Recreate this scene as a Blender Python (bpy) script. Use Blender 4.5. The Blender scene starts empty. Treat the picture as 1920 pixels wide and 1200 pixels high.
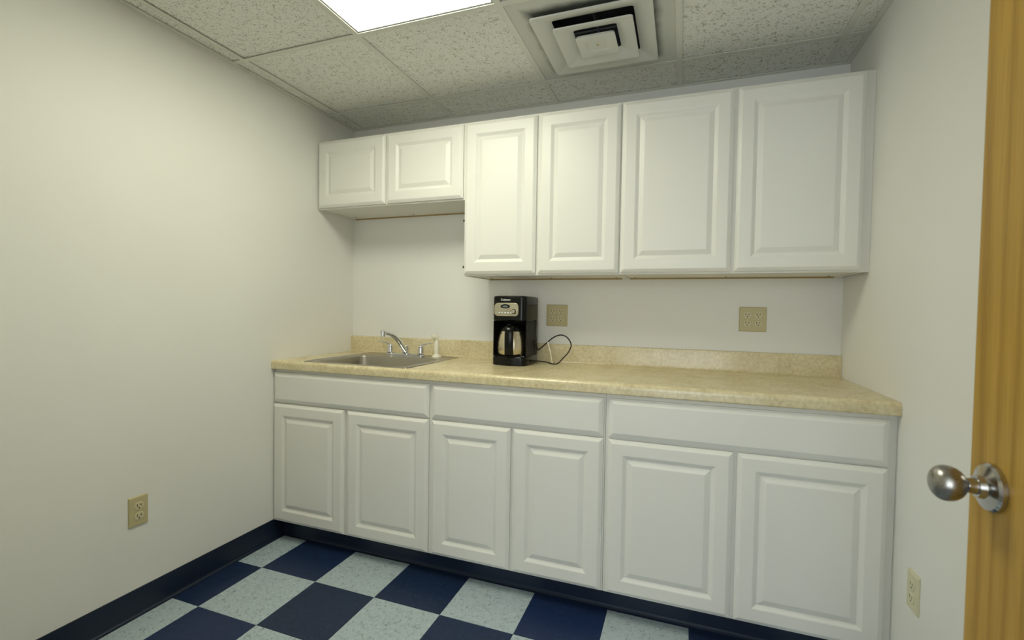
import bpy, bmesh, math, random
from mathutils import Vector, Matrix
random.seed(7)
PI = math.pi
scene = bpy.context.scene
COL = scene.collection

# ------------------------------------------------------------------ camera, world, exposure
FPX, PPX, PPY = 889.34, 952.53, 603.63            # focal length and principal point, 1920x1200 frame
yaw, pit, rol = -0.3505, -0.0269, 0.0160
fwd = Vector((math.sin(yaw)*math.cos(pit), math.cos(yaw)*math.cos(pit), math.sin(pit)))
rgt = Vector((math.cos(yaw), -math.sin(yaw), 0)); upv = rgt.cross(fwd)
r2 = rgt*math.cos(rol) + upv*math.sin(rol); u2 = -rgt*math.sin(rol) + upv*math.cos(rol)
cam_data = bpy.data.cameras.new('camera'); cam = bpy.data.objects.new('camera', cam_data); COL.objects.link(cam)
mw = Matrix((r2, u2, -fwd)).transposed().to_4x4(); mw.translation = (1.9442, -2.4724, 1.2032)
cam.matrix_world = mw
cam_data.sensor_fit = 'HORIZONTAL'; cam_data.sensor_width = 36.0
cam_data.lens = FPX*36/1920
cam_data.shift_x = (960-PPX)/1920; cam_data.shift_y = (PPY-600)/1920
cam_data.clip_start = 0.01
cam_data.dof.use_dof = True; cam_data.dof.focus_distance = 2.3; cam_data.dof.aperture_fstop = 4.5
scene.camera = cam

world = bpy.data.worlds.new('world'); scene.world = world; world.use_nodes = True
world.node_tree.nodes['Background'].inputs[0].default_value = (0.6, 0.7, 0.8, 1)
world.node_tree.nodes['Background'].inputs[1].default_value = 0.05
vs = scene.view_settings
vs.view_transform = 'Standard'; vs.look = 'None'; vs.exposure = 0.0; vs.gamma = 1.0; vs.use_curve_mapping = False

ROOM_LIGHT = ((1.0, 0.99, 0.795), 15.0)              # ceiling troffer of the room
HALL_LIGHT = ((0.91, 1.0, 1.05), 3.6)              # daylit frosted window of the hall behind the doorway

# ------------------------------------------------------------------ dimensions (metres)
W = 2.609            # left wall x = 0, right wall x = W, back wall y = 0
YF = -2.48           # room face of the wall with the doorway
ZC = 2.2948          # ceiling grid
CT = 0.926           # counter top
CU = 0.882           # counter underside
TX, TY, T = 0.1636, -0.8387, 0.3057
GX, GY, G = 0.6889, -0.2520, 0.6098

# ------------------------------------------------------------------ helpers
def tag(o, label=None, cat=None, group=None, kind=None):
    if label: o['label'] = label
    if cat: o['category'] = cat
    if group: o['group'] = group
    if kind: o['kind'] = kind
    return o

def origin(o):
    v = Vector((0, 0, 0))
    while o is not None:
        v += o.location; o = o.parent
    return v

def thing(name, loc, label, cat, group=None, kind=None):
    o = bpy.data.objects.new(name, None); COL.objects.link(o); o.location = loc
    o.empty_display_size = 0.05
    return tag(o, label, cat, group, kind)

def obj(name, bm, mat, parent=None, smooth=False, angle=None):
    """link a bmesh (world coordinates) as one mesh object"""
    bmesh.ops.recalc_face_normals(bm, faces=bm.faces)
    if parent is not None:
        bmesh.ops.translate(bm, verts=bm.verts, vec=-origin(parent))
    me = bpy.data.meshes.new(name); bm.to_mesh(me); bm.free()
    if smooth:
        me.polygons.foreach_set('use_smooth', [True]*len(me.polygons))
        me.set_sharp_from_angle(angle=math.radians(angle or 40))
    o = bpy.data.objects.new(name, me); COL.objects.link(o)
    if mat: me.materials.append(mat)
    o.parent = parent
    return o

def box(bm, x0, x1, y0, y1, z0, z1, bev=0.0, seg=2):
    vs_ = [bm.verts.new((x, y, z)) for z in (z0, z1) for x, y in ((x0, y0), (x1, y0), (x1, y1), (x0, y1))]
    fs = [bm.faces.new([vs_[i] for i in q]) for q in ((3, 2, 1, 0), (4, 5, 6, 7), (0, 1, 5, 4), (1, 2, 6, 5), (2, 3, 7, 6), (3, 0, 4, 7))]
    if bev > 0:
        es = set(e for f in fs for e in f.edges)
        bmesh.ops.bevel(bm, geom=list(es), offset=bev, segments=seg, affect='EDGES', profile=0.5)

def bx(*a, **k):
    bm = bmesh.new(); box(bm, *a, **k); return bm

def loops_mesh(bm, loops, cap0=True, cap1=True):
    rows = [[bm.verts.new(p) for p in L] for L in loops]
    n = len(rows[0])
    for a, b in zip(rows, rows[1:]):
        for i in range(n):
            bm.faces.new((a[i], a[(i+1) % n], b[(i+1) % n], b[i]))
    if cap0: bm.faces.new(rows[0][::-1])
    if cap1: bm.faces.new(rows[-1])

def rrect(cx, cy, hx, hy, r, n=5):
    """rounded rectangle in a plane -> list of (a, b)"""
    pts = []
    for (sx, sy, a0) in ((1, 1, 0), (-1, 1, 90), (-1, -1, 180), (1, -1, 270)):
        for k in range(n+1):
            a = math.radians(a0 + 90*k/n)
            pts.append((cx + sx*(hx-r) + r*math.cos(a), cy + sy*(hy-r) + r*math.sin(a)))
    return pts

def lathe(bm, c, prof, axis='z', n=32, sx=1.0, sy=1.0):
    """prof: list of (t, radius) along axis from c"""
    c = Vector(c); loops = []
    for t, r in prof:
        L = []
        for i in range(n):
            a = 2*PI*i/n; p, q = r*math.cos(a)*sx, r*math.sin(a)*sy
            L.append(c + {'z': Vector((p, q, t)), 'y': Vector((p, t, q)), 'x': Vector((t, p, q))}[axis])
        loops.append(L)
    loops_mesh(bm, loops)

def tube(bm, pts, rad, n=10, cap=True, flat=1.0):
    """tube through points, radius number or list"""
    pts = [Vector(p) for p in pts]; loops = []
    up = Vector((0, 0, 1)); prev = None
    for i, p in enumerate(pts):
        d = (pts[min(i+1, len(pts)-1)] - pts[max(i-1, 0)]).normalized()
        if prev is None:
            a = d.cross(up)
            if a.length < 1e-3: a = d.cross(Vector((1, 0, 0)))
        else:
            a = prev - d*prev.dot(d)
        a.normalize(); prev = a; b = d.cross(a)
        r = rad[i] if isinstance(rad, (list, tuple)) else rad
        loops.append([p + a*(r*math.cos(2*PI*k/n)) + b*(r*flat*math.sin(2*PI*k/n)) for k in range(n)])
    loops_mesh(bm, loops, cap, cap)

def catmull(pts, k=8):
    pts = [Vector(p) for p in pts]; out = []
    P = [pts[0]*2-pts[1]] + pts + [pts[-1]*2-pts[-2]]
    for i in range(1, len(P)-2):
        for j in range(k):
            t = j/k; a, b, c, d = P[i-1:i+3]
            out.append(0.5*((2*b) + (c-a)*t + (2*a-5*b+4*c-d)*t*t + (3*b-a-3*c+d)*t**3))
    out.append(pts[-1]); return out

# ------------------------------------------------------------------ materials
def mat(name, col, rough=0.5, metal=0.0, spec=0.5, coat=0.0):
    m = bpy.data.materials.new(name); m.use_nodes = True
    b = m.node_tree.nodes['Principled BSDF']
    b.inputs['Base Color'].default_value = (*col, 1); b.inputs['Roughness'].default_value = rough
    b.inputs['Metallic'].default_value = metal; b.inputs['Specular IOR Level'].default_value = spec
    b.inputs['Coat Weight'].default_value = coat
    return m

class NT:
    def __init__(s, m):
        s.t = m.node_tree; s.b = s.t.nodes['Principled BSDF']
    def n(s, typ, **kw):
        nd = s.t.nodes.new(typ)
        for k, v in kw.items():
            if k.startswith('_'): setattr(nd, k[1:], v)
            else: nd.inputs[k.replace('__', ' ')].default_value = v
        return nd
    def l(s, a, b): s.t.links.new(a, b)
    def coords(s, scale=(1, 1, 1), kind='Object'):
        tc = s.n('ShaderNodeTexCoord'); mp = s.n('ShaderNodeMapping'); mp.inputs['Scale'].default_value = scale
        s.l(tc.outputs[kind], mp.inputs['Vector']); return mp.outputs['Vector']
    def ramp(s, src, stops, interp='LINEAR'):
        r = s.n('ShaderNodeValToRGB'); r.color_ramp.interpolation = interp
        e = r.color_ramp.elements
        while len(e) > len(stops): e.remove(e[-1])
        while len(e) < len(stops): e.new(0.5)
        for el, (p, c) in zip(e, stops):
            el.position = p; el.color = (*c, 1) if len(c) == 3 else c
        s.l(src, r.inputs['Fac']); return r.outputs['Color']
    def mix(s, f, a, b, mode='MIX'):
        mx = s.n('ShaderNodeMix', _data_type='RGBA', _blend_type=mode)
        for idx, v in ((0, f), (6, a), (7, b)):
            if hasattr(v, 'links') or hasattr(v, 'is_linked'): s.l(v, mx.inputs[idx])
            elif idx == 0: mx.inputs[0].default_value = v
            else: mx.inputs[idx].default_value = (*v, 1)
        return mx.outputs[2]
    def bump(s, h, strength=0.2, dist=0.002):
        bp = s.n('ShaderNodeBump', Strength=strength, Distance=dist); s.l(h, bp.inputs['Height']); s.l(bp.outputs[0], s.b.inputs['Normal'])

def m_wall():
    m = mat('painted drywall', (0.73, 0.72, 0.68), 0.55, spec=0.3); t = NT(m)
    v = t.coords()
    n1 = t.n('ShaderNodeTexNoise', Scale=1.6, Detail=3.0); t.l(v, n1.inputs['Vector'])
    t.l(t.ramp(n1.outputs['Fac'], [(0.3, (0.835, 0.83, 0.79)), (0.7, (0.86, 0.855, 0.815))]), t.b.inputs['Base Color'])
    n2 = t.n('ShaderNodeTexNoise', Scale=260.0, Detail=2.0); t.l(v, n2.inputs['Vector']); t.bump(n2.outputs['Fac'], 0.08, 0.001)
    return m

def m_ceiling_tile():
    m = mat('mineral fibre tile', (0.72, 0.71, 0.64), 0.9, spec=0.1); t = NT(m)
    v = t.coords()
    oi = t.n('ShaderNodeObjectInfo')
    add = t.n('ShaderNodeVectorMath', _operation='ADD'); t.l(v, add.inputs[0]); t.l(oi.outputs['Random'], add.inputs[1])
    vs_ = add.outputs[0]
    n0 = t.n('ShaderNodeTexNoise', Scale=45.0, Detail=2.0); t.l(vs_, n0.inputs['Vector'])
    n1 = t.n('ShaderNodeTexNoise', Scale=150.0, Detail=2.5, Roughness=0.6, Distortion=0.5); t.l(vs_, n1.inputs['Vector'])
    m1 = t.n('ShaderNodeMath', _operation='MULTIPLY_ADD'); m1.inputs[1].default_value = 0.35
    t.l(n0.outputs['Fac'], m1.inputs[0]); t.l(n1.outputs['Fac'], m1.inputs[2])
    spots = t.ramp(m1.outputs[0], [(0.755, (0, 0, 0)), (0.81, (1, 1, 1))])
    n3 = t.n('ShaderNodeTexVoronoi', Scale=90.0); t.l(vs_, n3.inputs['Vector'])
    pin = t.ramp(n3.outputs['Distance'], [(0.10, (1, 1, 1)), (0.17, (0, 0, 0))])
    f = t.mix(0.6, spots, pin, 'LIGHTEN')
    c = t.mix(f, (0.90, 0.905, 0.85), (0.50, 0.49, 0.42))
    t.l(c, t.b.inputs['Base Color'])
    inv = t.n('ShaderNodeInvert'); t.l(f, inv.inputs['Color']); t.bump(inv.outputs[0], 0.5, 0.002)
    return m

def m_floor_tile(name, base, dark, light, var):
    m = mat(name, base, 0.34, spec=0.32); t = NT(m)
    tc = t.n('ShaderNodeTexCoord'); oi = t.n('ShaderNodeObjectInfo')
    sc = t.n('ShaderNodeVectorMath', _operation='SCALE'); sc.inputs['Scale'].default_value = 37.0
    cmb = t.n('ShaderNodeCombineXYZ'); t.l(oi.outputs['Random'], cmb.inputs[0]); t.l(oi.outputs['Random'], cmb.inputs[1]); t.l(cmb.outputs[0], sc.inputs[0])
    add = t.n('ShaderNodeVectorMath', _operation='ADD'); t.l(tc.outputs['Object'], add.inputs[0]); t.l(sc.outputs[0], add.inputs[1])
    v = add.outputs[0]
    n1 = t.n('ShaderNodeTexNoise', Scale=62.0, Detail=5.0, Roughness=0.65, Distortion=1.2); t.l(v, n1.inputs['Vector'])
    n2 = t.n('ShaderNodeTexNoise', Scale=150.0, Detail=3.0, Distortion=0.8); t.l(v, n2.inputs['Vector'])
    c = t.ramp(n1.outputs['Fac'], [(0.30, dark), (0.47, base), (0.58, base), (0.74, light)])
    sp = t.ramp(n2.outputs['Fac'], [(0.66, (0, 0, 0)), (0.72, (1, 1, 1))])
    c = t.mix(sp, c, dark)
    c = t.mix(t.ramp(oi.outputs['Random'], [(0.0, (0, 0, 0)), (1.0, (1, 1, 1))]), c, var, 'MIX') if var is None else t.mix(oi.outputs['Random'], c, t.mix(0.35, c, var))
    t.l(c, t.b.inputs['Base Color'])
    return m

def m_laminate():
    m = mat('beige stone laminate', (0.6, 0.5, 0.3), 0.27, spec=0.75); t = NT(m); v = t.coords()
    n1 = t.n('ShaderNodeTexNoise', Scale=9.0, Detail=6.0, Roughness=0.62, Distortion=0.4); t.l(v, n1.inputs['Vector'])
    n2 = t.n('ShaderNodeTexNoise', Scale=70.0, Detail=4.0, Roughness=0.6); t.l(v, n2.inputs['Vector'])
    a = t.ramp(n1.outputs['Fac'], [(0.30, (0.56, 0.46, 0.255)), (0.52, (0.72, 0.625, 0.385)), (0.72, (0.81, 0.73, 0.50))])
    b = t.ramp(n2.outputs['Fac'], [(0.33, (0.46, 0.36, 0.19)), (0.55, (0.73, 0.635, 0.395)), (0.70, (0.83, 0.75, 0.53))])
    t.l(t.mix(0.42, a, b), t.b.inputs['Base Color'])
    return m

def m_wood():
    m = mat('honey maple veneer', (0.5, 0.3, 0.08), 0.45, spec=0.22); t = NT(m)
    v = t.coords((1, 3.6, 0.30))
    n0 = t.n('ShaderNodeTexNoise', Scale=3.0, Detail=5.0, Distortion=1.0); t.l(v, n0.inputs['Vector'])
    w = t.n('ShaderNodeTexWave', _wave_type='BANDS', _bands_direction='Y', Scale=1.9, Distortion=9.0, Detail=2.5)
    w.inputs['Detail Scale'].default_value = 0.8
    t.l(v, w.inputs['Vector'])
    v2 = t.coords((1, 120, 2.5)); n2 = t.n('ShaderNodeTexNoise', Scale=3.0, Detail=4.0); t.l(v2, n2.inputs['Vector'])
    a = t.ramp(n0.outputs['Fac'], [(0.25, (0.30, 0.165, 0.024)), (0.5, (0.43, 0.255, 0.042)), (0.75, (0.52, 0.325, 0.066))])
    b = t.ramp(w.outputs['Fac'], [(0.0, (0.30, 0.165, 0.025)), (0.25, (0.44, 0.262, 0.044)), (1.0, (0.50, 0.308, 0.060))])
    c = t.mix(0.5, a, b)
    f = t.ramp(n2.outputs['Fac'], [(0.35, (0.80, 0.78, 0.74)), (0.6, (1, 1, 1))])
    t.l(t.mix(0.8, c, f, 'MULTIPLY'), t.b.inputs['Base Color'])
    t.bump(n2.outputs['Fac'], 0.05, 0.001)
    return m

def m_steel(name, col, rough, sc=(2, 160, 160)):
    m = mat(name, col, rough, 1.0); t = NT(m); v = t.coords(sc)
    n = t.n('ShaderNodeTexNoise', Scale=4.0, Detail=3.0); t.l(v, n.inputs['Vector'])
    t.l(t.ramp(n.outputs['Fac'], [(0.3, (rough*0.8,)*3), (0.7, (rough*1.25,)*3)]), t.b.inputs['Roughness'])
    return m

def m_vent():
    """white enamel, with the grey soot that the air has left around the cones"""
    m = mat('white enamel with soot', (0.70, 0.71, 0.66), 0.5, spec=0.3); t = NT(m)
    v = t.coords(); sp = t.n('ShaderNodeSeparateXYZ'); t.l(v, sp.inputs[0])
    def ab(o):
        a = t.n('ShaderNodeMath', _operation='ABSOLUTE'); t.l(o, a.inputs[0]); return a.outputs[0]
    mx = t.n('ShaderNodeMath', _operation='MAXIMUM'); t.l(ab(sp.outputs[0]), mx.inputs[0]); t.l(ab(sp.outputs[1]), mx.inputs[1])
    n = t.n('ShaderNodeTexNoise', Scale=14.0, Detail=3.0); t.l(v, n.inputs['Vector'])
    ad = t.n('ShaderNodeMath', _operation='MULTIPLY_ADD'); ad.inputs[1].default_value = 0.035; t.l(n.outputs['Fac'], ad.inputs[0]); t.l(mx.outputs[0], ad.inputs[2])
    t.l(t.ramp(ad.outputs[0], [(0.228, (0.13, 0.14, 0.12)), (0.268, (0.68, 0.69, 0.63))]), t.b.inputs['Base Color'])
    return m

M = {
    'wall': m_wall(), 'ctile': m_ceiling_tile(),
    'white': mat('white thermofoil', (0.83, 0.82, 0.765), 0.38, spec=0.45),
    'carcass': mat('white melamine', (0.80, 0.785, 0.72), 0.45),
    'rawedge': mat('raw board edge', (0.42, 0.30, 0.13), 0.7),
    'grid': mat('grid enamel', (0.78, 0.78, 0.71), 0.5),
    'lframe': mat('grey light frame', (0.42, 0.44, 0.45), 0.4),
    'dark': mat('black void', (0.012, 0.012, 0.012), 0.7),
    'duct': mat('sooty duct metal', (0.09, 0.095, 0.105), 0.6, 0.2),
    'vent': m_vent(), 'cone': mat('vent enamel', (0.70, 0.71, 0.66), 0.45),
    'navy_t': m_floor_tile('navy vinyl tile', (0.0125, 0.0265, 0.066), (0.005, 0.010, 0.030), (0.044, 0.070, 0.150), (0.010, 0.028, 0.125)),
    'pale_t': m_floor_tile('pale grey-blue vinyl tile', (0.44, 0.535, 0.58), (0.15, 0.20, 0.24), (0.64, 0.73, 0.76), (0.47, 0.53, 0.54)),
    'slab': mat('dark mastic slab', (0.03, 0.035, 0.04), 0.8),
    'cove': mat('navy rubber cove base', (0.010, 0.018, 0.040), 0.38, spec=0.4),
    'lam': m_laminate(), 'wood': m_wood(),
    'steel': m_steel('brushed sink steel', (0.50, 0.47, 0.42), 0.30),
    'basin': m_steel('satin basin steel', (0.42, 0.39, 0.33), 0.34),
    'chrome': mat('chrome', (0.74, 0.75, 0.77), 0.07, 1.0),
    'nickel': m_steel('satin nickel', (0.36, 0.345, 0.32), 0.30, (160, 4, 160)),
    'rose': mat('polished nickel', (0.50, 0.49, 0.48), 0.16, 1.0),
    'carafe': m_steel('brushed carafe steel', (0.66, 0.59, 0.44), 0.26, (160, 160, 2)),
    'panel': m_steel('champagne panel metal', (0.70, 0.64, 0.50), 0.30, (2, 160, 160)),
    'black': mat('gloss black plastic', (0.007, 0.007, 0.006), 0.16, spec=0.2),
    'satin': mat('satin black plastic', (0.009, 0.0085, 0.007), 0.45, spec=0.15),
    'smoke': mat('smoked water window', (0.07, 0.07, 0.06), 0.15),
    'cream': mat('cream plastic', (0.90, 0.86, 0.70), 0.35),
    'lcd': mat('grey green display', (0.16, 0.20, 0.18), 0.25),
    'print': mat('white print', (0.85, 0.85, 0.83), 0.5),
    'beige': mat('beige outlet plastic', (0.56, 0.49, 0.27), 0.42),
    'beige_l': mat('beige receptacle plastic', (0.64, 0.575, 0.36), 0.38),
    'ivory': mat('ivory outlet plastic', (0.70, 0.66, 0.46), 0.40),
    'frame': mat('brown painted door frame', (0.25, 0.20, 0.15), 0.5),
    'rubber': mat('black rubber', (0.01, 0.01, 0.01), 0.6),
}
def emis(name, col, s):
    m = bpy.data.materials.new(name); m.use_nodes = True; nt = m.node_tree
    b = nt.nodes['Principled BSDF']; b.inputs['Base Color'].default_value = (0.9, 0.9, 0.9, 1); b.inputs['Roughness'].default_value = 0.5
    b.inputs['Emission Color'].default_value = (*col, 1); b.inputs['Emission Strength'].default_value = s
    return m
M['lamp_room'] = emis('lit acrylic lens', *ROOM_LIGHT)
M['lamp_hall'] = emis('daylit frosted glass', *HALL_LIGHT)

# ------------------------------------------------------------------ the setting
def struct(name, bm, m, label, parent=None):
    o = obj(name, bm, m, parent); tag(o, label, name.split('_')[0], kind='structure'); return o

ZT = ZC + 0.30
YH = -4.4       # far side of the hall behind the doorway
DX0, DX1, DH = 1.488, 2.408, 2.05
struct('wall_left', bx(-0.1, 0, YF-0.12, 0.1, -0.1, ZT), M['wall'], 'long plain off-white wall left of the cabinets')
struct('wall_back', bx(0, W, 0, 0.1, -0.1, ZT), M['wall'], 'off-white wall behind the counter and the wall cabinets')
struct('wall_right', bx(W, W+0.1, YF-0.12, 0.1, -0.1, ZT), M['wall'], 'off-white wall at the right end of the counter')
bm = bmesh.new()
box(bm, 0, DX0-0.02, YF-0.12, YF, -0.1, ZT); box(bm, DX1+0.02, W, YF-0.12, YF, -0.1, ZT); box(bm, DX0-0.02, DX1+0.02, YF-0.12, YF, DH+0.02, ZT)
struct('wall_front', bm, M['wall'], 'off-white wall with the doorway the photo is taken from')
bm = bmesh.new()
box(bm, DX0-0.02, DX0-0.002, YF-0.125, YF+0.006, 0, DH); box(bm, DX1+0.002, DX1+0.02, YF-0.125, YF-0.002, 0, DH); box(bm, DX0-0.02, DX1+0.02, YF-0.125, YF+0.006, DH, DH+0.02)
struct('trim_1', bm, M['frame'], 'brown metal door frame around the doorway')
WX0, WX1, WZ0, WZ1 = 0.2, 3.6, 0.45, 2.25
bm = bmesh.new(); box(bm, -1.0, WX0, YH-0.1, YH, -0.1, ZT); box(bm, WX1, 4.2, YH-0.1, YH, -0.1, ZT)
box(bm, WX0, WX1, YH-0.1, YH, -0.1, WZ0); box(bm, WX0, WX1, YH-0.1, YH, WZ1, ZT)
struct('wall_hall', bm, M['wall'], 'off-white wall on the far side of the hall')
bm = bmesh.new(); box(bm, -1.1, -1.0, YH-0.1, YF-0.12, -0.1, ZT); box(bm, 4.2, 4.3, YH-0.1, YF-0.12, -0.1, ZT)
box(bm, -1.0, -0.1, YF-0.12, YF, -0.1, ZT); box(bm, W+0.1, 4.2, YF-0.12, YF, -0.1, ZT)
struct('wall_hall_ends', bm, M['wall'], 'off-white end walls of the hall')

win = thing('window_1', ((WX0+WX1)/2, YH, WZ0), 'wide daylit frosted window of the hall', 'window', kind='structure')
for q in ((WX0, WX1, WZ0, WZ0+0.05), (WX0, WX1, WZ1-0.05, WZ1)): obj('frame_rail', bx(q[0], q[1], YH-0.08, YH-0.02, q[2], q[3]), M['lframe'], win)
for k in range(4):
    cx = WX0 + 0.025 + (WX1-WX0-0.05)*k/3
    obj('mullion', bx(cx-0.025, cx+0.025, YH-0.08, YH-0.02, WZ0+0.05, WZ1-0.05), M['lframe'], win)
    if k < 3: obj('pane', bx(cx+0.025, cx+(WX1-WX0-0.05)/3-0.025, YH-0.055, YH-0.045, WZ0+0.05, WZ1-0.05), M['lamp_hall'], win)

# floor: slab with single vinyl tiles as children
floor = struct('floor', bx(-1.1, 4.3, YH-0.1, 0.0, -0.12, -0.004), M['slab'], 'navy and pale grey checkerboard vinyl tile floor')
tile_meshes = {}
def floor_tile(ix, iy):
    x0, x1 = max(TX+ix*T, 0.0), min(TX+(ix+1)*T, W)
    y1, y0 = min(TY+(iy+1)*T, -0.40), max(TY+iy*T, YF-0.12)
    if x1-x0 < 0.01 or y1-y0 < 0.01: return
    m = M['navy_t'] if (ix+iy) % 2 == 0 else M['pale_t']
    key = (round(x1-x0, 3), round(y1-y0, 3), m.name)
    if key not in tile_meshes:
        b = bmesh.new(); hx, hy = (x1-x0)/2-0.00025, (y1-y0)/2-0.00025
        loops_mesh(b, [[(-hx, -hy, -0.004), (hx, -hy, -0.004), (hx, hy, -0.004), (-hx, hy, -0.004)],
                       [(-hx, -hy, -0.0006), (hx, -hy, -0.0006), (hx, hy, -0.0006), (-hx, hy, -0.0006)],
                       [(-hx+.0006, -hy+.0006, 0), (hx-.0006, -hy+.0006, 0), (hx-.0006, hy-.0006, 0), (-hx+.0006, hy-.0006, 0)]])
        bmesh.ops.recalc_face_normals(b, faces=b.faces)
        me = bpy.data.meshes.new('floor_tile'); b.to_mesh(me); b.free(); me.materials.append(m); tile_meshes[key] = me
    o = bpy.data.objects.new('floor_tile', tile_meshes[key]); COL.objects.link(o); o.parent = floor
    o.location = ((x0+x1)/2, (y0+y1)/2, random.uniform(-0.0002, 0.0))
for ix in range(-1, 9):
    for iy in range(-6, 2): floor_tile(ix, iy)

# cove base along the walls and the toe kick
def cove(name, pts, label):
    """sweep of the cove profile along a wall foot; pts = two points, normal to the left of travel"""
    (ax, ay), (bx_, by) = pts; d = Vector((bx_-ax, by-ay, 0)).normalized(); nrm = Vector((-d.y, d.x, 0))
    prof = [(0, 0), (0, 0.105), (0.0025, 0.105), (0.0032, 0.103), (0.0032, 0.016), (0.005, 0.008), (0.010, 0.003), (0.017, 0.0012), (0.017, 0)]
    b = bmesh.new()
    loops_mesh(b, [[Vector((px, py, 0)) + nrm*(p+0.0003) + Vector((0, 0, q+0.0003)) for p, q in prof] for px, py in pts])
    return struct(name, b, M['cove'], label)
cove('baseboard_left', ((0, YF), (0, -0.545))[::-1], 'navy rubber cove base along the left wall')
cove('baseboard_right', ((W, YF), (W, -0.66)), 'navy rubber cove base along the right wall')
cove('baseboard_back', ((W, -0.548), (0.0, -0.548))[::1], 'navy rubber cove base on the toe kick under the cabinets')

# ceiling: deck above, hung grid with single tiles
ceil = struct('ceiling', bx(-1.1, 4.3, YH-0.1, 0.1, ZT, ZT+0.1), M['slab'], 'suspended ceiling of fissured off-white tiles in a metal grid')
struct('ceiling_hall', bx(-1.0, 4.2, YH, YF-0.12, 2.42, 2.44), M['ctile'], 'plain ceiling of the hall behind the doorway')
xs = [0.0, GX-G, GX, GX+G, GX+2*G, GX+3*G, W]
ys = [0.0, GY, GY-G, GY-2*G, GY-3*G, YF]
for i in range(6):
    for j in range(5):
        if i == 2 and j == 2: continue          # light
        if i == 3 and j == 1: continue               # vent
        x0, x1, y1, y0 = xs[i], xs[i+1], ys[j], ys[j+1]
        g = 0.004
        b = bx(x0+g, x1-g, y0+g, y1-g, ZC+0.0035, ZC+0.019)
        dz = {(1, 1): 0.0022, (2, 1): 0.001, (1, 2): 0.003}.get((i, j), random.uniform(0.0, 0.0015))
        o = obj('ceiling_tile', b, M['ctile'], ceil); o.location.z = dz
        o.rotation_euler = (0, 0, 0)
def tee(x0, x1, y0, y1):
    b = bmesh.new(); box(b, x0, x1, y0, y1, ZC, ZC+0.0025)
    if x1-x0 < y1-y0: box(b, (x0+x1)/2-0.0015, (x0+x1)/2+0.0015, y0, y1, ZC+0.0025, ZC+0.04)
    else: box(b, x0, x1, (y0+y1)/2-0.0015, (y0+y1)/2+0.0015, ZC+0.0025, ZC+0.04)
    obj('grid_tee', b, M['grid'], ceil)
h = 0.012
for x in xs[1:-1]: tee(x-h, x+h, YF+0.02, -0.02)
for i in range(6):
    for j, y in enumerate(ys[1:-1]):
        tee(xs[i]+(h if i else 0.02), xs[i+1]-(h if i < 5 else 0.02), y-h+0.0001, y+h-0.0001)
for (x0, x1, y0, y1) in ((0.0002, 0.022, YF+0.022, -0.022), (W-0.022, W-0.0002, YF+0.022, -0.022), (0.0002, W-0.0002, -0.022, -0.0002), (0.0002, W-0.0002, YF+0.0002, YF+0.022)):
    b = bmesh.new(); box(b, x0, x1, y0, y1, ZC-0.0004, ZC+0.0021)
    obj('wall_angle', b, M['grid'], ceil)

# ------------------------------------------------------------------ ceiling light and vent
def troffer(name, x0, x1, y0, y1, z, m, label):
    t = thing(name, ((x0+x1)/2, (y0+y1)/2, z), label, 'light')
    b = bmesh.new(); f = 0.014; zz = z+0.0035
    for q in ((x0, x1, y0, y0+f), (x0, x1, y1-f, y1), (x0, x0+f, y0+f, y1-f), (x1-f, x1, y0+f, y1-f)):
        box(b, *q, zz, zz+0.012)
    obj('frame', b, M['lframe'], t)
    b = bmesh.new(); box(b, x0, x1, y0, y0+0.004, zz+0.012, zz+0.1); box(b, x0, x1, y1-0.004, y1, zz+0.012, zz+0.1)
    box(b, x0, x0+0.004, y0+0.004, y1-0.004, zz+0.012, zz+0.1); box(b, x1-0.004, x1, y0+0.004, y1-0.004, zz+0.012, zz+0.1)
    box(b, x0, x1, y0, y1, zz+0.1, zz+0.104)
    obj('housing', b, M['lframe'], t)
    obj('diffuser', bx(x0+f, x1-f, y0+f, y1-f, zz+0.0006, zz+0.005), m, t)
    return t
troffer('ceiling_light', GX+0.006, GX+G-0.006, GY-2*G+0.006, GY-G-0.006, ZC, M['lamp_room'], 'bright white square ceiling light with grey frame set in the tile grid')

vx, vy = GX+1.5*G, GY-0.5*G
vent = thing('air_vent', (vx, vy, ZC), 'white square ceiling air vent with three stepped louvres and sooty edges', 'vent')
b = bmesh.new(); H, hh, zz = G/2-0.006, 0.185, ZC+0.003
for q in ((vx-H, vx+H, vy-H, vy-hh), (vx-H, vx+H, vy+hh, vy+H), (vx-H, vx-hh, vy-hh, vy+hh), (vx+hh, vx+H, vy-hh, vy+hh)):
    box(b, *q, zz, zz+0.004)
obj('panel', b, M['vent'], vent)
b = bmesh.new()
for q in ((vx-hh-.003, vx-hh, vy-hh, vy+hh), (vx+hh, vx+hh+.003, vy-hh, vy+hh), (vx-hh, vx+hh, vy-hh-.003, vy-hh), (vx-hh, vx+hh, vy+hh, vy+hh+.003)):
    box(b, *q, zz+0.004, zz+0.16)
box(b, vx-hh-.003, vx+hh+.003, vy-hh-.003, vy+hh+.003, zz+0.16, zz+0.164)
obj('duct', b, M['duct'], vent)
def cone(name, a, ai, z, rise, cx=vx, cy=vy+0.008):
    b = bmesh.new(); th = 0.0015; n = 4
    def R(hs, r, zq): return [(px, py, zq) for px, py in rrect(cx, cy, hs, hs, r, n)]
    loops_mesh(b, [R(ai, 0.012, z+rise+th), R(a, 0.012, z+th+0.004), R(a, 0.012, z), R(a-0.002, 0.011, z-0.0003), R(a-0.012, 0.010, z+0.001), R(ai, 0.010, z+rise), R(ai, 0.012, z+rise+th)][:7], False, False)
    return obj(name, b, M['cone'], vent, True, 30)
cone('louvre', 0.221, 0.152, ZC-0.018, 0.022)
cone('louvre', 0.149, 0.083, ZC-0.029, 0.022)
b = bmesh.new(); cy = vy+0.008
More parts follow.
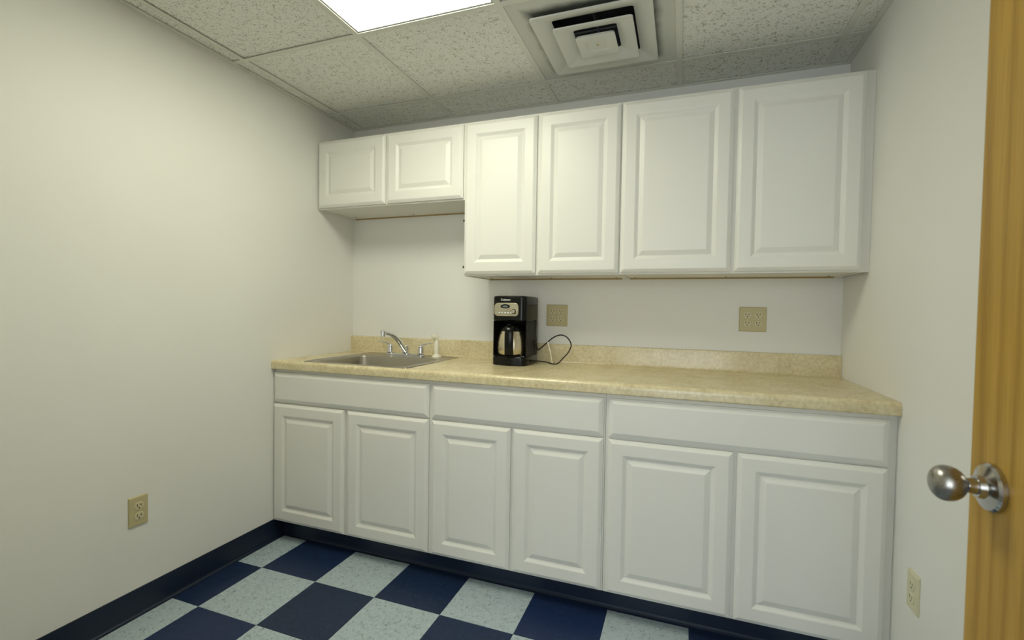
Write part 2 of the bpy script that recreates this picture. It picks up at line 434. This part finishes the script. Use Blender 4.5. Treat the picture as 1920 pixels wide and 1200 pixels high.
def R(hs, r, zq): return [(px, py, zq) for px, py in rrect(vx, cy, hs, hs, r, 4)]
loops_mesh(b, [R(0.05, .01, ZC-.012), R(0.074, .012, ZC-.026), R(0.076, .012, ZC-.034), R(0.074, .011, ZC-.0345), R(0.04, .01, ZC-.033), R(0.036, .01, ZC-.030)], True, True)
obj('centre_plate', b, M['cone'], vent, True, 25)
b = bmesh.new(); lathe(b, (vx, cy, ZC-0.0302), [(0, 0.0055), (-0.0025, 0.005), (-0.003, 0.003)], 'z', 14)
obj('screw', b, mat('yellowed screw', (0.55, 0.45, 0.2), 0.4, 0.6), vent)
b = bmesh.new()
tube(b, [(vx-0.17, cy, ZC+0.03), (vx+0.17, cy, ZC+0.03)], 0.004, 6); tube(b, [(vx, cy-0.17, ZC+0.03), (vx, cy+0.17, ZC+0.03)], 0.004, 6); tube(b, [(vx, cy, ZC-0.012), (vx, cy, ZC+0.16)], 0.006, 8)
obj('bracket', b, M['duct'], vent)

# ------------------------------------------------------------------ cabinets
def rect(x0, x1, z0, z1, i, y): return [(x0+i, y, z0+i), (x1-i, y, z0+i), (x1-i, y, z1-i), (x0+i, y, z1-i)]
def door(x0, x1, z0, z1, yf, parent, th=0.019):
    """raised panel door, front face at yf (towards -y)"""
    b = bmesh.new(); R_ = lambda i, d: rect(x0, x1, z0, z1, i, yf+d)
    s = 0.056
    loops_mesh(b, [R_(0.0, th), R_(0.0, 0.0095), R_(0.0012, 0.0082), R_(0.0042, 0.0072), R_(0.0050, 0.0056), R_(0.0135, 0.0007), R_(0.0160, 0.0),
                   R_(s, 0.0), R_(s+0.003, 0.0008), R_(s+0.0145, 0.0078), R_(s+0.0165, 0.0085)], True, True)
    d = obj('door', b, M['white'], parent)
    b = bmesh.new()
    loops_mesh(b, [R_(s+0.0168, 0.0088), R_(s+0.0176, 0.0082), R_(s+0.0345, 0.0016), R_(s+0.0370, 0.0008), R_(s+0.0400, 0.0006)], True, True)
    obj('raised_panel', b, M['white'], d)
    return d
def drawer_front(x0, x1, z0, z1, yf, parent, th=0.019):
    b = bmesh.new(); R_ = lambda i, d: rect(x0, x1, z0, z1, i, yf+d)
    loops_mesh(b, [R_(0, th), R_(0, 0.0105), R_(0.0012, 0.0095), R_(0.0046, 0.0084), R_(0.0054, 0.0066), R_(0.0170, 0.0008), R_(0.0200, 0.0)], True, True)
    return obj('drawer_front', b, M['white'], parent)

YB, YU = -0.629, -0.329
ZD0, ZD1, ZW0, ZW1 = 0.1055, 0.707, 0.714, 0.8655
base_units = [
    (0.001, 0.9144, (0.004, 0.4425, 0.4585, 0.8995), 'white base cabinet under the sink, against the left wall'),
    (0.9144, 1.6764, (0.9145, 1.2865, 1.2985, 1.6695), 'narrower white base cabinet in the middle, below the coffee maker'),
    (1.6764, 2.5908, (1.6880, 2.1300, 2.1430, 2.5835), 'white base cabinet beside the right wall, nearest the wooden door'),
]
eps = 0.0006
for n, (x0, x1, dx, label) in enumerate(base_units):
    t = thing('base_cabinet', ((x0+x1)/2, -0.3, 0.0), label, 'cabinet', 'base cabinets under the counter')
    b = bmesh.new(); xa, xb = x0+eps, x1-eps; yf = YB+0.0195; zt = CU-0.001
    box(b, xa, xa+0.016, yf+0.019, -0.002, 0.10, zt); box(b, xb-0.016, xb, yf+0.019, -0.002, 0.10, zt)
    box(b, xa+0.016, xb-0.016, yf+0.019, -0.002, 0.10, 0.116); box(b, xa+0.016, xb-0.016, -0.008, -0.002, 0.116, zt)
    obj('body', b, M['carcass'], t)
    b = bmesh.new()
    box(b, xa, xa+0.03, yf, yf+0.0188, 0.10, zt); box(b, xb-0.03, xb, yf, yf+0.0188, 0.10, zt)
    for z0, z1 in ((0.10, 0.135), (0.69, 0.73), (zt-0.035, zt)): box(b, xa+0.03, xb-0.03, yf, yf+0.0188, z0, z1)
    mid = (dx[1]+dx[2])/2; box(b, mid-0.02, mid+0.02, yf, yf+0.0188, 0.135, 0.69)
    obj('face_frame', b, M['carcass'], t)
    obj('toe_kick', bx(xa, xb, -0.5475, -0.53, 0.0006, 0.0995), M['carcass'], t)
    if n == 2: obj('filler_strip', bx(x1, W-0.0005, yf+0.004, yf+0.0188, 0.10, zt), M['carcass'], t)
    door(dx[0], dx[1], ZD0, ZD1, YB, t); door(dx[2], dx[3], ZD0, ZD1, YB, t)
    drawer_front(dx[0], dx[3], ZW0, ZW1, YB, t)

UT, UB, US = 2.1165, 1.3735, 1.7530
upper_units = [
    (0.001, 0.9144, US, (0.010, 0.4522, 0.4628, 0.9070), 'short white wall cabinet hung above the sink, against the left wall'),
    (0.9144, 1.6764, UB, (0.9185, 1.2887, 1.3005, 1.6720), 'tall white wall cabinet above the coffee maker, narrower of the two tall ones'),
    (1.6764, 2.5908, UB, (1.6830, 2.1260, 2.1420, 2.5770), 'tall wide white wall cabinet beside the right wall'),
]
for n, (x0, x1, zb, dx, label) in enumerate(upper_units):
    t = thing('wall_cabinet', ((x0+x1)/2, -0.15, zb), label, 'cabinet', 'wall cabinets above the counter')
    b = bmesh.new(); xa, xb = x0+eps, x1-eps; yf = YU+0.0195; z0, z1 = zb-0.008, UT+0.008
    box(b, xa, xa+0.016, yf+0.0189, -0.0005, z0, z1); box(b, xb-0.016, xb, yf+0.0189, -0.0005, z0, z1)
    box(b, xa+0.016, xb-0.016, yf+0.0189, -0.016, z0+0.005, z0+0.021); box(b, xa+0.016, xb-0.016, yf+0.0189, -0.016, z1-0.016, z1)
    box(b, xa+0.016, xb-0.016, -0.016, -0.006, z0+0.005, z1)
    obj('body', b, M['carcass'], t)
    b = bmesh.new()
    box(b, xa, xa+0.03, yf, yf+0.0188, z0, z1); box(b, xb-0.03, xb, yf, yf+0.0188, z0, z1)
    box(b, xa+0.03, xb-0.03, yf, yf+0.0188, z0, z0+0.032); box(b, xa+0.03, xb-0.03, yf, yf+0.0188, z1-0.032, z1)
    mid = (dx[1]+dx[2])/2; box(b, mid-0.02, mid+0.02, yf, yf+0.0188, z0+0.032, z1-0.032)
    obj('face_frame', b, M['carcass'], t)
    obj('hanging_rail', bx(xa+0.018, xb-0.018, -0.0055, -0.0008, z0-0.002, z0+0.06), M['rawedge'], t)
    if n == 2: obj('filler_strip', bx(x1, W-0.0005, yf+0.003, yf+0.0188, z0, z1), M['carcass'], t)
    for fx in (0.02, 0.5, 0.98):
        b = bmesh.new(); lathe(b, (xa+0.03+(xb-xa-0.06)*fx, -0.045, z0+0.0048), [(0.0, 0.0042), (-0.0012, 0.0042), (-0.0018, 0.003)], 'z', 10)
        obj('screw', b, M['dark'], t)
    if n == 1:
        for z in (1.640, 1.410):
            b = bmesh.new(); lathe(b, (dx[0]-0.0005, -0.3185, z), [(0, 0.006), (-0.004, 0.006), (-0.006, 0.004)], 'x', 12)
            obj('hinge_pin', b, M['rubber'], t)
    door(dx[0], dx[1], zb, UT, YU, t); door(dx[2], dx[3], zb, UT, YU, t)

# ------------------------------------------------------------------ countertop with sink cut-out
YC = -0.636
SX0, SX1, SY0, SY1 = 0.183, 0.777, -0.614, -0.066      # sink rim
HX0, HX1, HY0, HY1 = 0.215, 0.745, -0.592, -0.105      # hole
ctop = thing('countertop', (W/2, -0.32, CU), 'long beige stone-patterned laminate countertop with rounded front edge', 'countertop')
def prof_front():
    p = [(HY0, CU), (YC+0.003, CU), (YC, CU+0.004), (YC, CT-0.020)]
    for k in range(1, 7):
        a = PI - (PI/2)*k/6; p.append((YC+0.016+0.016*math.cos(a), CT-0.016+0.016*math.sin(a)))
    p.append((HY0, CT)); return p
b = bmesh.new()
A, B = 0.0006, W-0.0006
loops_mesh(b, [[(x, y, z) for y, z in prof_front()] for x in (A, HX0, HX1, B)])
yb_ = -0.021
box(b, A, HX0, HY0, HY1, CU, CT); box(b, HX1, B, HY0, HY1, CU, CT); box(b, A, B, HY1, yb_, CU, CT)
bmesh.ops.remove_doubles(b, verts=b.verts, dist=1e-5)
obj('worktop', b, M['lam'], ctop, True, 30)
b = bmesh.new(); BS = 1.0215
prof = [(-0.0006, CU), (yb_, CU), (yb_, CT)] + [(-0.0195-0.009*(1-math.sin(a)), CT+0.009*(1-math.cos(a))) for a in (0.4, 0.9, 1.3, PI/2)] + \
       [(-0.0195, BS-0.004), (-0.0185, BS-0.0012), (-0.016, BS), (-0.0006, BS)]
prof[1] = (yb_+0.0001, CU); prof[2] = (yb_-0.0065, CT+0.0001); prof.insert(2, (yb_+0.0001, CT+0.0001))
loops_mesh(b, [[(x, y, z) for y, z in prof] for x in (A, B)])
obj('backsplash', b, M['lam'], ctop, True, 25)

# sink
sink = thing('kitchen_sink', ((SX0+SX1)/2, (SY0+SY1)/2, CT), 'shallow-rimmed stainless steel drop-in sink at the left end of the counter', 'sink')
scx, scy, shx, shy = (SX0+SX1)/2, (SY0+SY1)/2, (SX1-SX0)/2, (SY1-SY0)/2
bcx, bcy, bhx, bhy = scx, -0.396, 0.252, 0.188           # bowl
def L(cx, cy, hx, hy, r, z): return [(px, py, z) for px, py in rrect(cx, cy, hx, hy, r, 7)]
b = bmesh.new()
loops_mesh(b, [L(scx, scy, shx, shy, 0.012, CT+0.0004), L(scx, scy, shx-0.001, shy-0.001, 0.012, CT+0.0028), L(scx, scy, shx-0.006, shy-0.006, 0.012, CT+0.0052), L(scx, scy, shx-0.012, shy-0.012, 0.012, CT+0.0046),
               L(scx, scy, shx-0.016, shy-0.016, 0.014, CT+0.0018), L(bcx, bcy, bhx+0.006, bhy+0.006, 0.056, CT+0.0018)], False, False)
obj('rim', b, M['steel'], sink, True, 40)
b = bmesh.new()
loops_mesh(b, [L(bcx, bcy, bhx+0.006, bhy+0.006, 0.056, CT+0.0018), L(bcx, bcy, bhx+0.002, bhy+0.002, 0.054, CT-0.0005), L(bcx, bcy, bhx, bhy, 0.052, CT-0.006),
               L(bcx, bcy, bhx-0.010, bhy-0.010, 0.050, CT-0.125), L(bcx, bcy, bhx-0.018, bhy-0.018, 0.048, CT-0.143), L(bcx, bcy, bhx-0.036, bhy-0.036, 0.04, CT-0.152), L(bcx, bcy, 0.045, 0.045, 0.0449, CT-0.157)], False, True)
obj('bowl', b, M['basin'], sink, True, 50)
b = bmesh.new(); lathe(b, (bcx, bcy, CT-0.1568), [(0, 0.041), (0.002, 0.041), (0.003, 0.036), (0.001, 0.03), (0.001, 0.01), (0.006, 0.008), (0.007, 0.004)], 'z', 24)
obj('drain', b, M['chrome'], sink, True)

# faucet
FY = -0.118; Z0 = CT+0.0022
fau = thing('faucet', (0.458, FY, Z0), 'chrome two-handle kitchen faucet with an arched spout behind the sink', 'faucet')
b = bmesh.new()
loops_mesh(b, [L(0.458, FY, 0.128, 0.027, 0.0265, Z0), L(0.458, FY, 0.128, 0.027, 0.0265, Z0+0.006), L(0.458, FY, 0.122, 0.022, 0.0215, Z0+0.011), L(0.458, FY, 0.116, 0.018, 0.0175, Z0+0.0125)])
obj('base_plate', b, M['chrome'], fau, True, 35)
for s in (-1, 1):
    hx = 0.458+s*0.1015
    b = bmesh.new(); lathe(b, (hx, FY, Z0+0.0122), [(0, 0.0215), (0.004, 0.0215), (0.006, 0.0185), (0.018, 0.0175), (0.034, 0.0165), (0.044, 0.0145), (0.050, 0.010), (0.052, 0.004)], 'z', 24)
    hd = obj('handle', b, M['chrome'], fau, True, 40)
    b = bmesh.new(); zt = Z0+0.055
    pts = catmull([(hx, FY, zt), (hx+s*0.018, FY-0.002, zt+0.011), (hx+s*0.045, FY-0.005, zt+0.019), (hx+s*0.076, FY-0.008, zt+0.021)], 5)
    tube(b, pts, [0.0085-0.0035*i/(len(pts)-1) for i in range(len(pts))], 10, True, 0.65)
    obj('lever', b, M['chrome'], hd, True, 50)
b = bmesh.new(); lathe(b, (0.462, FY, Z0+0.0122), [(0, 0.022), (0.006, 0.022), (0.008, 0.0185), (0.040, 0.0180), (0.044, 0.016), (0.046, 0.008)], 'z', 24)
obj('spout_base', b, M['chrome'], fau, True, 40)
b = bmesh.new()
pts = catmull([(0.462, FY, Z0+0.022), (0.456, FY-0.026, Z0+0.052), (0.447, FY-0.062, Z0+0.094), (0.438, FY-0.105, Z0+0.124), (0.429, FY-0.148, Z0+0.136), (0.426, FY-0.166, Z0+0.136)], 6)
tube(b, pts, [0.0165-0.006*i/(len(pts)-1) for i in range(len(pts))], 14)
sp = obj('spout', b, M['chrome'], fau, True, 60)
b = bmesh.new(); lathe(b, (0.4245, FY-0.172, Z0+0.115), [(0, 0.0105), (0.0015, 0.012), (0.018, 0.012), (0.019, 0.0135), (0.030, 0.0135), (0.033, 0.010), (0.034, 0.003)], 'z', 20)
obj('aerator', b, M['chrome'], sp, True, 40)

# side sprayer
sx, sy = 0.662, -0.122
spr = thing('side_sprayer', (sx, sy, Z0), 'cream plastic side sprayer standing right of the faucet', 'sprayer')
b = bmesh.new(); lathe(b, (sx, sy, Z0), [(0, 0.0265), (0.004, 0.0265), (0.010, 0.022), (0.016, 0.015), (0.020, 0.012)], 'z', 24)
obj('holder', b, M['cream'], spr, True, 40)
b = bmesh.new(); lathe(b, (sx, sy, Z0+0.0202), [(0, 0.0125), (0.012, 0.0132), (0.035, 0.0155), (0.055, 0.0142), (0.070, 0.0112), (0.078, 0.0105)], 'z', 20)
obj('grip', b, M['cream'], spr, True, 40)
b = bmesh.new()
pts = catmull([(sx, sy, Z0+0.096), (sx-0.002, sy-0.004, Z0+0.106), (sx-0.010, sy-0.014, Z0+0.114), (sx-0.017, sy-0.024, Z0+0.115)], 5)
tube(b, pts, [0.0105, 0.0108, 0.011, 0.011, 0.011, 0.0115, 0.012, 0.0125, 0.013, 0.013, 0.0135, 0.0138, 0.014, 0.014, 0.0135, 0.013][:len(pts)], 14)
hd = obj('spray_head', b, M['cream'], spr, True, 50)
b = bmesh.new(); box(b, sx+0.002, sx+0.010, sy-0.004, sy+0.006, Z0+0.100, Z0+0.122, 0.002)
obj('trigger', b, M['cream'], hd)

# ------------------------------------------------------------------ coffee maker
KX0, KX1, KY0, KY1, KZ = 1.060, 1.236, -0.290, -0.070, CT+0.0003
km = thing('coffee_maker', ((KX0+KX1)/2, (KY0+KY1)/2, KZ), 'black drip coffee maker with a steel thermal carafe on the counter', 'coffee maker')
def plan(x0, x1, y0, y1, rf, rb, z, bow=0.006, n=6):
    """plan outline: front (y0) corners radius rf, slightly bowed front, back corners radius rb"""
    pts = []
    def arc(cx, cy, r, a0, a1):
        for k in range(n+1):
            a = math.radians(a0+(a1-a0)*k/n); pts.append((cx+r*math.cos(a), cy+r*math.sin(a)))
    arc(x1-rb, y1-rb, rb, 0, 90); arc(x0+rb, y1-rb, rb, 90, 180); arc(x0+rf, y0+rf, rf, 180, 270); 
    for k in (1, 2, 3):
        u = k/4; pts.append((x0+rf+(x1-x0-2*rf)*u, y0-bow*math.sin(PI*u)))
    arc(x1-rf, y0+rf, rf, 270, 360)
    return [(a, c, z) for a, c in pts]
def slab(spec): 
    b = bmesh.new(); loops_mesh(b, [plan(*s) for s in spec]); return b
kx0, kx1 = KX0, KX1
b = slab([(kx0, kx1, KY0, KY1, .030, .012, KZ+0.003, .014), (kx0, kx1, KY0, KY1, .030, .012, KZ+0.040, .014), (kx0+.003, kx1-.003, KY0+.003, KY1, .028, .012, KZ+0.0445, .013)])
bs = obj('base', b, M['black'], km, True, 30)
for fx, fy in ((kx0+.025, KY0+.03), (kx1-.025, KY0+.03), (kx0+.025, KY1-.02), (kx1-.025, KY1-.02)): 
    b = bmesh.new(); lathe(b, (fx, fy, KZ), [(0, .008), (.0029, .008)], 'z', 12)
    obj('rubber_foot', b, M['rubber'], bs)
b = bmesh.new(); lathe(b, (1.1475, -0.221, KZ+0.0446), [(0, 0.072), (0.002, 0.072), (0.003, 0.066)], 'z', 32)
obj('warming_plate', b, M['satin'], bs, True)
for k in range(2):
    b = bmesh.new(); lathe(b, (kx1-0.016-0.010*k, KY0+0.028, KZ+0.0446), [(0, .0028), (.0012, .0026)], 'z', 8)
    obj('indicator_dot', b, M['print'], bs)
b = slab([(kx0+.0005, kx1-.001, -0.128, KY1, .006, .012, KZ+0.0447, 0.0), (kx0+.0005, kx1-.001, -0.128, KY1, .006, .012, KZ+0.2185, 0.0)])
tw = obj('tower', b, M['satin'], km, True, 30)
for xw in (kx0+0.001, kx1-0.005): obj('side_wing', bx(xw, xw+0.004, -0.268, -0.1285, KZ+0.0448, KZ+0.2186, 0.001, 1), M['satin'], tw)
obj('water_window', bx(kx1-.0012, kx1+.0004, -0.106, -0.098, KZ+0.135, KZ+0.2183), M['smoke'], tw)
b = slab([(kx0+.004, kx1-.004, KY0+.006, KY1, .028, .012, KZ+0.2187), (kx0, kx1, KY0, KY1, .030, .012, KZ+0.224), (kx0, kx1, KY0, KY1, .030, .012, KZ+0.334), (kx0+.004, kx1-.004, KY0+.004, KY1-.003, .028, .012, KZ+0.3405), (kx0+.018, kx1-.018, KY0+.02, KY1-.012, .02, .012, KZ+0.3435)])
hd = obj('brew_head', b, M['black'], km, True, 30)
obj('water_gauge', bx(kx1-.0008, kx1+.0006, -0.106, -0.098, KZ+0.226, KZ+0.305), M['smoke'], hd)
# lid seam
b = slab([(kx0-.0004, kx1+.0004, KY0-.0004, KY1, .030, .012, KZ+0.3185), (kx0-.0004, kx1+.0004, KY0-.0004, KY1, .030, .012, KZ+0.3195)])
obj('lid_seam', b, M['satin'], hd)
# control panel
def front_plate(cx, cz, hx, hz, r, y0, y1, arch=0.0):
    b = bmesh.new(); out = []
    for y, i in ((y0, 0), (y1+0.0012, 0), (y1, 0.0015)):
        Lp = []
        for px, pz in rrect(cx, cz, hx-i, hz-i, r, 6):
            if pz > cz: pz += arch*(1-((px-cx)/hx)**2)
            Lp.append((px, y-0.0058*math.cos(PI*(px-cx)/0.116*0.5)*0 , pz))
        out.append(Lp)
    loops_mesh(b, out); return b
PYF = KY0-0.0062
cp = obj('control_panel', front_plate(1.1390, KZ+0.274, 0.0625, 0.031, 0.018, KY0+0.004, PYF-0.002, 0.005), M['panel'], km, True, 30)
b = bmesh.new(); lathe(b, (1.134, PYF-0.0018, KZ+0.2905), [(0, 0.0125), (-0.0016, 0.0125), (-0.0022, 0.0118)], 'y', 28, 1.95, 0.82)
dp = obj('display_bezel', b, M['black'], cp, True)
b = bmesh.new(); lathe(b, (1.134, PYF-0.0040, KZ+0.2900), [(0, 0.0085), (-0.0005, 0.0085)], 'y', 24, 1.75, 0.62)
obj('display', b, M['lcd'], cp)
for k in range(5):
    b = bmesh.new(); lathe(b, (1.1015+0.0155*k, PYF-0.0019, KZ+0.2575), [(0, 0.0048), (-0.0022, 0.0046), (-0.0030, 0.0034)], 'y', 16, 1.0, 0.85)
    obj('button', b, M['chrome'], cp, True)
b = bmesh.new(); lathe(b, (1.1770, PYF-0.0019, KZ+0.2655), [(0, 0.0098), (-0.008, 0.0092), (-0.009, 0.0080)], 'y', 24)
obj('dial', b, M['panel'], cp, True, 40)
b = bmesh.new(); lathe(b, (1.1770, PYF-0.0019, KZ+0.2655), [(0, 0.0128), (-0.0006, 0.0126)], 'y', 24)
obj('dial_ring', b, M['satin'], cp)
# white lettering
cu = bpy.data.curves.new('lettering', 'FONT'); cu.body = 'Cuisinart'; cu.size = 0.0135; cu.align_x = 'CENTER'; cu.align_y = 'CENTER'; cu.extrude = 0.0002; cu.offset = 0.0002
to = bpy.data.objects.new('lettering', cu); COL.objects.link(to)
bpy.context.view_layer.update()
tm = bpy.data.meshes.new_from_object(to.evaluated_get(bpy.context.evaluated_depsgraph_get()))
bpy.data.objects.remove(to); bpy.data.curves.remove(cu)
tm.transform(Matrix.Translation(Vector((1.1345, PYF-0.0004, KZ+0.3235-0.001)) - origin(km)) @ Matrix.Rotation(PI/2, 4, 'X'))
tm.materials.clear(); tm.materials.append(M['print'])
to = bpy.data.objects.new('lettering', tm); COL.objects.link(to); to.parent = hd

# carafe (lifts out of the maker)
CX, CY, CZ = 1.1475, -0.224, KZ+0.0478
ca = thing('thermal_carafe', (CX, CY, CZ), 'brushed steel thermal carafe with black lid and handle, inside the coffee maker', 'carafe')
b = bmesh.new(); lathe(b, (CX, CY, CZ), [(t, r*1.13) for t, r in ((0, 0.060), (0.004, 0.064), (0.012, 0.0668), (0.035, 0.068), (0.060, 0.0672), (0.085, 0.0640), (0.105, 0.0595), (0.1195, 0.0555))], 'z', 48)
obj('jug', b, M['carafe'], ca, True, 40)
b = bmesh.new(); lathe(b, (CX, CY, CZ+0.1197), [(t, r*1.13) for t, r in ((0, 0.0557), (0.006, 0.0550), (0.022, 0.0475), (0.030, 0.042), (0.034, 0.030), (0.035, 0.01))], 'z', 40)
obj('lid', b, M['black'], ca, True, 40)
b = bmesh.new()
hw = 0.021
def strap(pts, w):
    return [[(CX-0.004-wk, CY-r-0.010-th, CZ+z) for wk, th in ((-w, 0.0), (w, 0.0), (w, 0.010), (w*0.6, 0.014), (-w*0.6, 0.014), (-w, 0.010))] for r, z in pts]
cpts = [(0.050, 0.150), (0.062, 0.149), (0.076, 0.140), (0.083, 0.120), (0.084, 0.090), (0.082, 0.050), (0.079, 0.022), (0.074, 0.008), (0.066, 0.004)]
loops_mesh(b, strap(cpts, hw))
obj('handle', b, M['black'], ca, True, 40)
b = bmesh.new(); box(b, CX-0.013, CX+0.005, CY-0.100, CY-0.055, CZ+0.1505, CZ+0.1555, 0.002)
obj('thumb_lever', b, M['black'], ca)
ca.rotation_euler.z = math.radians(12)

# cord
b = bmesh.new(); yc = -0.125
cpts = [(1.2385, -0.150, KZ+0.118), (1.2410, -0.120, KZ+0.095), (1.2450, -0.100, KZ+0.068), (1.262, -0.105, KZ+0.078), (1.300, -0.115, KZ+0.110), (1.335, -0.118, KZ+0.138), (1.372, -0.120, KZ+0.150),
        (1.405, -0.122, KZ+0.138), (1.426, -0.125, KZ+0.104), (1.416, -0.132, KZ+0.068), (1.390, -0.140, KZ+0.036), (1.366, -0.146, KZ+0.009), (1.340, -0.150, KZ+0.0042), (1.300, -0.150, KZ+0.012), (1.262, -0.160, KZ+0.016), (1.240, -0.180, KZ+0.017), (1.2385, -0.200, KZ+0.013)]
tube(b, catmull(cpts, 6), 0.0032, 8)
cord = obj('power_cord', b, M['rubber'], km, True, 60); tag(cord, 'black looped power cord')
b = bmesh.new(); tube(b, [(1.302, -0.119, KZ+0.112), (1.312, -0.124, KZ+0.085), (1.325, -0.135, KZ+0.045), (1.336, -0.147, KZ+0.008)], 0.0032, 6, True, 0.4)
obj('twist_tie', b, M['cream'], cord)

# ------------------------------------------------------------------ wall outlets
def outlet(name, c, axis, gangs, mplate, mrec, label, group=None):
    """axis: direction the plate faces ('-y', '+x', '-x')"""
    c = Vector(c)
    U, N = {'-y': (Vector((1, 0, 0)), Vector((0, -1, 0))), '+x': (Vector((0, 1, 0)), Vector((1, 0, 0))), '-x': (Vector((0, -1, 0)), Vector((-1, 0, 0)))}[axis]
    Zv = Vector((0, 0, 1)); P = lambda u, v, n: c + U*u + Zv*v + N*n
    t = thing(name, c, label, 'outlet', group)
    hw = 0.0352 if gangs == 1 else 0.0575; hv = 0.0572
    b = bmesh.new()
    loops_mesh(b, [[P(u, v, n) for u, v in rrect(0, 0, hw-i, hv-i, 0.003, 3)] for i, n in ((0, 0.0004), (0, 0.0025), (0.0022, 0.0055), (0.005, 0.0064))])
    obj('cover_plate', b, mplate, t)
    for g in range(gangs):
        gu = 0 if gangs == 1 else (-0.023 if g == 0 else 0.023)
        for s in (1, -1):
            b = bmesh.new(); out = []
            for n, i in ((0.0066, -0.0006), (0.0076, 0), (0.0082, 0.0008)):
                Lp = []
                for k in range(28):
                    a = 2*PI*k/28; r = 0.0172-i
                    v = max(-0.0142+i, min(0.0142-i, r*math.sin(a))); Lp.append(P(gu+r*math.cos(a), s*0.0195+v, n))
                out.append(Lp)
            loops_mesh(b, out); rc = obj('receptacle', b, mrec, t)
            for du, hw2, hv2 in ((-0.0064, 0.0013, 0.0046), (0.0064, 0.0013, 0.0038)):
                b = bmesh.new(); loops_mesh(b, [[P(gu+du+u, s*0.0195+0.0035+v, n) for u, v in rrect(0, 0, hw2, hv2, 0.0004, 1)] for n in (0.0079, 0.00845)])
                obj('slot', b, M['dark'], rc)
            b = bmesh.new(); loops_mesh(b, [[P(gu+0.0026*math.cos(2*PI*k/12), s*0.0195-0.0075+0.0026*math.sin(2*PI*k/12), n) for k in range(12)] for n in (0.0079, 0.00845)])
            obj('ground_hole', b, M['dark'], rc)
        b = bmesh.new(); loops_mesh(b, [[P(gu+0.0028*math.cos(2*PI*k/12), 0.0028*math.sin(2*PI*k/12), n) for k in range(12)] for n in (0.0062, 0.0072)])
        obj('screw', b, mrec, t)
    return t
outlet('wall_outlet', (0, -1.2640, 0.4070), '+x', 1, M['beige'], M['beige_l'], 'beige two-socket outlet low on the long left wall')
outlet('wall_outlet', (1.3190, 0, 1.1740), '-y', 2, M['beige'], M['beige_l'], 'square beige four-socket outlet right beside the coffee maker', 'four-socket outlets above the counter')
outlet('wall_outlet', (2.2560, 0, 1.1740), '-y', 2, M['beige'], M['beige_l'], 'square beige four-socket outlet on the back wall under the wide right cabinet', 'four-socket outlets above the counter')
outlet('wall_outlet', (W, -0.7620, 0.3880), '-x', 1, M['ivory'], M['ivory'], 'pale ivory two-socket outlet low on the right wall near the wooden door')

# ------------------------------------------------------------------ open door
DF, DY = 2.3600, -1.5620
dr = thing('door_1', (DF+0.022, YF, 0), 'open honey-coloured wooden door with a satin nickel knob', 'door', kind='structure')
obj('leaf', bx(DF, DF+0.044, YF+0.006, DY, 0.012, 2.035, 0.0015, 1), M['wood'], dr)
KYC, KZC = -1.6210, 0.9640
prof_rose = [(0.0005, 0.0335), (-0.005, 0.0335), (-0.0085, 0.031), (-0.0105, 0.024), (-0.0125, 0.0165), (-0.020, 0.0150)]
b = bmesh.new(); lathe(b, (DF-0.001, KYC, KZC), [(t, r) for t, r in prof_rose], 'x', 40)
kn = obj('door_knob', b, M['rose'], dr, True, 35)
b = bmesh.new(); lathe(b, (DF-0.001, KYC, KZC), [(-0.0202, 0.0115), (-0.0290, 0.0100), (-0.0310, 0.0110)], 'x', 28)
obj('shank', b, M['rose'], kn, True, 40)
b = bmesh.new()
prof = []
for k in range(19):
    a = PI*k/18; prof.append((-0.0505+0.0212*math.cos(a), max(0.0010, (0.0252-0.0022*math.cos(a))*math.sin(a)**0.92)))
lathe(b, (DF-0.001, KYC, KZC), prof, 'x', 40)
obj('grip', b, M['nickel'], kn, True, 60)
b = bmesh.new(); lathe(b, (DF+0.0445, KYC, KZC), [(0, 0.0335), (0.006, 0.0335), (0.0105, 0.024), (0.0125, 0.0125), (0.036, 0.0105), (0.042, 0.02), (0.055, 0.0265), (0.07, 0.024), (0.083, 0.010)], 'x', 28)
obj('rear_knob', b, M['nickel'], dr, True, 40)
for z in (0.25, 1.02, 1.80):
    b = bmesh.new(); lathe(b, (DF+0.047, YF+0.010, z), [(0, 0.006), (0.1, 0.006)], 'z', 12)
    obj('hinge', b, M['nickel'], dr)
